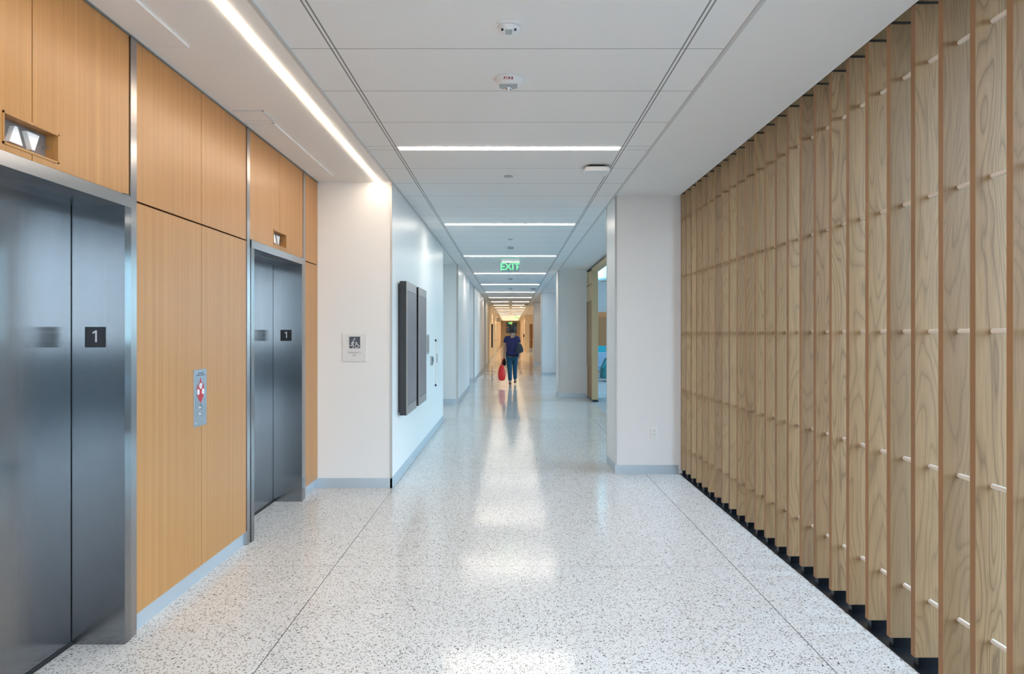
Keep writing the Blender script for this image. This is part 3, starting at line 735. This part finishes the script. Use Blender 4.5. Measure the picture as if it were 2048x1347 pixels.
text('lettering', 'EMERGENCY', 0.0225, M['grey_text'], face_mtx((-1.527, YB-0.0083, 1.325), (1, 0, 0), (0, 0, 1)), t, 0.0006)
text('lettering', 'LIFT', 0.0225, M['grey_text'], face_mtx((-1.527, YB-0.0083, 1.298), (1, 0, 0), (0, 0, 1)), t, 0.0006)

def outlet(x, y, z, label):
    t = thing('wall_outlet', label, 'outlet', (x, y, z), 'white outlets on the right columns')
    B(x-0.035, x+0.035, y-0.006, y, z-0.058, z+0.058).build('plate', M['white_plastic'], t, bevel=0.001)
    B(x-0.019, x+0.019, y-0.009, y-0.006, z-0.036, z+0.036).build('receptacle', M['white_plastic'], t)
    for dz in (-0.02, 0.02):
        m = MB().box(x-0.009, x-0.006, y-0.0095, y-0.009, z+dz-0.002, z+dz+0.008); m.box(x+0.006, x+0.009, y-0.0095, y-0.009, z+dz-0.002, z+dz+0.008)
        m.box(x-0.003, x+0.003, y-0.0095, y-0.009, z+dz-0.011, z+dz-0.006); m.build('socket_slots', M['black'], t)
outlet(1.55, 7.43, 0.445, 'white outlet low on the nearest right column')
outlet(1.50, 16.3, 0.445, 'white outlet low on the second right column')
outlet(1.53, 25.0, 0.445, 'tiny white outlet low on the third right column')

# ------------------------------------------------------------------ far corridor fittings
def door(name, wall, label_mat, axis, c, a, b_, z1, frame_mat, leaf_mat):
    fr = MB(); w_ = 0.06
    if axis == 'x':
        s = 1 if wall == 'l' else -1
        lo, hi = sorted((c, c+s*0.03))
        fr.box(lo, hi, a-w_, a, 0, z1+w_); fr.box(lo, hi, b_, b_+w_, 0, z1+w_); fr.box(lo, hi, a, b_, z1, z1+w_)
        o = struct(name, fr, frame_mat)
        lo, hi = sorted((c, c+s*0.012)); lf = B(lo, hi, a, b_, 0.005, z1).build('door_leaf', leaf_mat, o)
        lo, hi = sorted((c+s*0.012, c+s*0.06)); B(lo, hi, a+0.08, a+0.12, 0.98, 1.04).build('door_handle', M['black'], lf)
    else:
        fr.box(a-w_, a, c-0.03, c, 0, z1+w_); fr.box(b_, b_+w_, c-0.03, c, 0, z1+w_); fr.box(a, b_, c-0.03, c, z1, z1+w_)
        o = struct(name, fr, frame_mat)
        lf = B(a, b_, c-0.012, c, 0.005, z1).build('door_leaf', leaf_mat, o)
        B(a+0.05, a+0.18, c-0.06, c-0.012, 1.0, 1.03).build('door_handle', M['chrome'], lf)
        B(a, b_, c-0.014, c-0.012, 0.005, 0.33).build('kick_plate', M['kick'], lf)
    return o
door('door_1', 'r', None, 'y', 56.0, 1.56, 2.3, 2.25, M['grey_trim'], M['door_wood'])
door('door_2', 'l', None, 'x', -1.135, 47.0, 48.0, 2.2, M['white_plastic'], M['wall'])
door('door_3', 'l', None, 'x', -1.135, 52.0, 53.0, 2.2, M['white_plastic'], M['wall'])
door('door_4', 'l', None, 'x', -1.135, 60.0, 61.5, 2.2, M['white_plastic'], M['cream'])
door('door_5', 'r', None, 'x', WR+0.03, 60.0, 61.2, 2.2, M['grey_trim'], M['door_wood'])
door('door_6', 'r', None, 'x', WR+0.03, 74.0, 76.5, 2.6, M['grey_trim'], M['orange_wood'])
fr = MB()
for a in ((-0.58, 0.82, 1.49, 1.53), (-0.58, 0.82, 2.84, 2.88), (-0.58, -0.54, 1.49, 2.88), (0.78, 0.82, 1.49, 2.88), (0.04, 0.20, 1.49, 2.88), (-0.58, 0.82, 2.19, 2.22)):
    fr.box(a[0], a[1], YE-0.05, YE, a[2], a[3])
o = struct('window_5', fr, M['cream'])
B(-0.55, 0.80, YE-0.02, YE-0.01, 1.5, 2.86).build('pane', M['dark_window'], o)
t = thing('blade_sign', 'small grey sign projecting from the left wall near the corridor end', 'sign', (-1.135, 58.0, 2.9))
B(-1.135, -0.86, 57.98, 58.02, 2.50, 2.80).build('panel', M['grey_plastic'], t)
B(-1.135, -1.12, 57.95, 58.05, 2.55, 2.75).build('bracket', M['black'], t)
t = thing('hand_sanitizer_dispenser', 'small black dispenser on the far right wall', 'dispenser', (WR+0.03, 57.6, 1.3))
B(WR-0.07, WR+0.03, 57.55, 57.75, 1.18, 1.45).build('body', M['black'], t, bevel=0.01)

# ------------------------------------------------------------------ lounge furniture seen through the opening
def chair(x, y, label, mat, s=1.0, rot=0):
    t = thing('lounge_chair', label, 'chair', (x, y, 0))
    B(x-0.30*s, x+0.30*s, y-0.30*s, y+0.30*s, 0.26, 0.44).build('seat', mat, t, bevel=0.03, seg=3)
    m = MB().prism([(x-0.30*s, y+0.22*s, 0.40), (x-0.30*s, y+0.32*s, 0.40), (x-0.30*s, y+0.42*s, 1.05), (x-0.30*s, y+0.34*s, 1.05)], (0.60*s, 0, 0))
    m.build('backrest', mat, t, bevel=0.02)
    for a in (-1, 1):
        for b2 in (-1, 1): MB().tube((x+a*0.24*s, y+b2*0.24*s, 0.27), (x+a*0.28*s, y+b2*0.28*s, 0), 0.015).build('leg', M['black'], t)
        B(x+a*0.31*s-0.03, x+a*0.31*s+0.03, y-0.28*s, y+0.28*s, 0.30, 0.62).build('arm', mat, t, bevel=0.02)
chair(3.28, 25.3, 'teal high backed chair at the back of the lounge', M['teal'], 0.9)
t = thing('lounge_sofa', 'blue grey sofa with loose back cushion in the lounge', 'sofa', (3.3, 23.4, 0))
B(2.82, 4.4, 23.0, 23.8, 0.25, 0.45).build('seat', M['blue_grey'], t, bevel=0.03)
B(2.95, 4.4, 23.6, 23.9, 0.42, 0.86).build('backrest', M['blue_grey'], t, bevel=0.04)
for x in (2.9, 4.3):
    for y in (23.1, 23.75): MB().tube((x, y, 0), (x, y, 0.26), 0.02).build('leg', M['black'], t)
t = thing('lounge_tub_chair', 'dark teal tub chair with a bright piped edge, nearest in the lounge', 'chair', (3.4, 21.8, 0))
MB().prism([(2.86, 21.45, 0.10), (3.7, 21.45, 0.10), (3.7, 21.45, 0.80), (3.02, 21.45, 0.72), (2.88, 21.45, 0.42)], (0, 0.65, 0)).build('shell', simple('dark_teal_upholstery', (0.02, 0.16, 0.17), 0.7), t, bevel=0.02)
MB().tube((2.88, 21.44, 0.44), (3.02, 21.44, 0.74), 0.02).build('piping', M['teal'], t)
MB().tube((3.25, 21.75, 0), (3.25, 21.75, 0.12), 0.2).build('base', M['black'], t)
t = thing('lounge_pendant', 'round grey pendant with pale blue sides hung in the lounge', 'pendant light', (2.82, 20.6, 3.4))
ring = simple('pale_blue_acrylic', (0.35, 0.72, 0.80), 0.3)
MB().lathe([(0.42, 0.22), (0.42, -0.22), (0.36, -0.27)], (2.97, 20.6, 3.36), 40).build('drum', ring, t, smooth=False)
MB().lathe([(0.30, -0.23), (0.30, -0.29), (0.05, -0.29)], (2.97, 20.6, 3.36), 40).build('diffuser', M['grey_plastic'], t)
MB().tube((2.97, 20.6, 3.5), (2.97, 20.6, 4.1), 0.01).build('cable', M['black'], t)
tag(B(2.0, 4.2, 16.9, 20.3, 0, 0.012).build('lounge_rug', M['lounge_grey'], at=(3.1, 18.6, 0)), 'plain beige grey rug on the lounge floor', 'rug')
# wooden double door in the lounge panelling
o = struct('door_7', MB().box(3.0, 3.05, 26.77, 26.8, 0, 2.15).box(3.95, 4.0, 26.77, 26.8, 0, 2.15).box(3.0, 4.0, 26.77, 26.8, 2.1, 2.15), M['door_wood'])
B(3.05, 3.95, 26.785, 26.8, 0.005, 2.1).build('door_leaf', M['door_wood'], o)

# ------------------------------------------------------------------ the walking person (seen from behind)
PX, PY = 0.045, 20.15
skin = simple('skin', (0.42, 0.24, 0.17), 0.55)
scrub = simple('purple_scrub_cotton', (0.022, 0.018, 0.085), 0.8)
jeans = simple('teal_blue_trousers', (0.006, 0.062, 0.11), 0.8)
hairm = simple('dark_hair', (0.018, 0.011, 0.009), 0.5)
shoem = simple('brown_shoe', (0.07, 0.03, 0.022), 0.5)
def skinned(name, verts, edges, radii, mat, parent, root=0, sub=2, flat=None):
    me = bpy.data.meshes.new(name); me.from_pydata([tuple(v) for v in verts], edges, []); me.update()
    o = bpy.data.objects.new(name, me); COL.objects.link(o); o.parent = parent
    md_ = o.modifiers.new('skin', 'SKIN'); md_.use_smooth_shade = True
    for i, r in enumerate(radii):
        r = r if isinstance(r, tuple) else (r, r)
        me.skin_vertices[0].data[i].radius = r; me.skin_vertices[0].data[i].use_root = (i == root)
    sb = o.modifiers.new('sub', 'SUBSURF'); sb.levels = sub; sb.render_levels = sub
    dg = bpy.context.evaluated_depsgraph_get(); dg.update()
    nm = bpy.data.meshes.new_from_object(o.evaluated_get(dg)); o.modifiers.clear(); o.data = nm
    nm.materials.clear(); nm.materials.append(mat)
    for p_ in nm.polygons: p_.use_smooth = True
    return o
per = thing('person', 'person in purple top and teal trousers walking away down the corridor', 'person', (PX, PY, 0))
# local coordinates, facing +y; left side is -x
J = [(0, 0, 0.93), (0, 0.0, 1.06), (0, -0.01, 1.20), (0, 0, 1.36), (0, 0, 1.44), (0, 0.02, 1.53), (0, 0.03, 1.63),      # 0-6 trunk, neck, head
     (-0.16, 0, 1.375), (-0.215, -0.02, 1.10), (-0.235, 0.06, 0.86),     # 7-9 left arm
     (0.16, 0, 1.375), (0.225, 0.0, 1.12), (0.21, 0.14, 0.93),      # 10-12 right arm
     (-0.085, 0, 0.87), (-0.065, 0.00, 0.48), (-0.055, -0.06, 0.085), (-0.055, 0.08, 0.045),    # 13-16 left leg (planted)
     (0.085, 0, 0.87), (0.085, 0.16, 0.50), (0.09, 0.18, 0.115), (0.09, 0.32, 0.085)]
E = [(0,1),(1,2),(2,3),(3,4),(4,5),(5,6),(3,7),(7,8),(8,9),(3,10),(10,11),(11,12),(0,13),(13,14),(14,15),(15,16),(0,17),(17,18),(18,19),(19,20)]
Rr = [(0.115,0.08),(0.115,0.09),(0.14,0.105),(0.13,0.09),0.055,(0.075,0.085),(0.07,0.085), 0.052,0.038,0.026, 0.052,0.038,0.026, 0.06,0.05,0.038,0.03, 0.06,0.05,0.038,0.03]
def hand(base, dirv, side):
    b0 = len(J); bx_, by, bz = J[base]
    J.append((bx_, by+dirv*0.02, bz-0.06)); E.append((base, b0)); Rr.append((0.036, 0.018))
    for i, dx in enumerate((-0.027, -0.009, 0.009, 0.027)):
        L = (0.035, 0.042, 0.04, 0.03)[i]
        a = len(J)
        J.append((bx_+dx*0.6, by+dirv*0.03+dx*0.5, bz-0.06-0.045)); J.append((bx_+dx*0.6+side*0.012, by+dirv*0.04+dx*0.6, bz-0.105-L)); E.append((b0, a)); E.append((a, a+1)); Rr.extend([0.009, 0.007])
    a = len(J); J.append((bx_+side*0.022, by+0.045, bz-0.07)); J.append((bx_+side*0.028, by+0.055, bz-0.10)); E.append((b0, a)); E.append((a, a+1)); Rr.extend([0.010, 0.008])
hand(9, 0.5, 1); hand(12, 1.0, -1)
skinned('body', J, E, Rr, skin, per)
# face on the far side of the head
MB().lathe([(0.004, 0.018), (0.012, -0.008), (0.006, -0.014)], (PX, PY+0.125, 1.60), 10).build('nose', skin, per, smooth=True)
for s in (-1, 1):
    MB().lathe([(0.002, 0.012), (0.013, 0), (0.002, -0.012)], (PX+s*0.032, PY+0.112, 1.625), 10).build('eye', M['black'], per, smooth=True)
    MB().lathe([(0.004, 0.03), (0.014, 0.01), (0.010, -0.02), (0.003, -0.03)], (PX+s*0.083, PY+0.03, 1.605), 10).build('ear', skin, per, smooth=True)
B(PX-0.022, PX+0.022, PY+0.108, PY+0.116, 1.556, 1.564).build('mouth', M['red_text'], per)
TV = [(0,0,0.83),(0,0,0.98),(0,-0.005,1.16),(0,0,1.33),(0,0,1.42),(-0.165,0,1.375),(-0.205,-0.01,1.22),(0.165,0,1.375),(0.205,0,1.23)]
skinned('scrub_top', TV, [(0,1),(1,2),(2,3),(3,4),(3,5),(5,6),(3,7),(7,8)], [(0.225,0.17),(0.20,0.15),(0.185,0.14),(0.18,0.125),(0.085,0.075),0.078,0.068,0.078,0.068], scrub, per, root=2)
LV = [(0,0,0.93),(-0.088,0,0.84),(-0.068,0.0,0.48),(-0.056,-0.05,0.11),(0.088,0,0.84),(0.086,0.155,0.50),(0.09,0.18,0.14)]
skinned('trousers', LV, [(0,1),(1,2),(2,3),(0,4),(4,5),(5,6)], [(0.185,0.145),0.115,0.075,0.058,0.105,0.075,0.058], jeans, per)
for s, (x, y, z) in ((-1, (-0.055, -0.06, 0.0)), (1, (0.09, 0.18, 0.03))):
    skinned('shoe', [(x, y-0.02, z+0.06), (x, y+0.06, z+0.05), (x+0.01*s, y+0.18, z+0.036)], [(0,1),(1,2)], [(0.042,0.055),(0.045,0.048),(0.04,0.035)], shoem, per)
skinned('hair', [(0, -0.02, 1.53), (0, -0.015, 1.62), (0, 0.02, 1.68)], [(0,1),(1,2)], [(0.075,0.065),(0.098,0.09),(0.07,0.07)], hairm, per, root=1)
# things carried
t = thing('red_shopping_bag', 'bright red carrier bag hanging from the walking person', 'bag', (PX-0.28, PY+0.02, 0.12))
bx0 = PX-0.30
m = MB(); prof = [(0.035, 0.60), (0.075, 0.52), (0.105, 0.38), (0.11, 0.24), (0.085, 0.15), (0.02, 0.13)]
m.lathe(prof, (bx0, PY-0.06, 0), 20, 1.0, 0.7).build('bag_body', simple('red_plastic_bag', (0.85, 0.02, 0.012), 0.35), t, smooth=True)
m = MB()
for s in (-1, 1): m.tube((bx0+s*0.02, PY-0.06, 0.59), (bx0+0.045, PY+0.045, 0.80), 0.007)
m.build('handle', simple('red_plastic_strap', (0.5, 0.01, 0.01), 0.4), t)
t = thing('black_tote_bag', 'limp black bag held above the red bag in the left hand', 'bag', (PX-0.20, PY+0.1, 0.55))
m = MB(); m.lathe([(0.02, 0.80), (0.045, 0.74), (0.06, 0.66), (0.055, 0.58), (0.02, 0.56)], (PX-0.235, PY+0.08, 0), 18, 1.0, 0.6).build('bag_body', simple('black_fabric', (0.008, 0.008, 0.01), 0.85), t, smooth=True)
MB().tube((PX-0.235, PY+0.08, 0.78), (PX-0.235, PY+0.075, 0.82), 0.012).build('handle', M['black'], t)
t = thing('shoulder_bag', 'dark shoulder bag resting on the right hip of the walking person', 'bag', (PX+0.23, PY-0.16, 0.95))
m = MB(); m.lathe([(0.02, 1.22), (0.07, 1.17), (0.11, 1.06), (0.105, 0.97), (0.03, 0.94)], (PX+0.215, PY-0.17, 0), 20, 1.0, 0.5).build('bag_body', simple('charcoal_leather', (0.02, 0.024, 0.035), 0.6), t, smooth=True)
m = MB(); m.tube((PX+0.20, PY-0.17, 1.20), (PX+0.12, PY-0.125, 1.40), 0.010).tube((PX+0.12, PY-0.125, 1.40), (PX+0.11, PY+0.0, 1.455), 0.010).build('strap', M['black'], t)
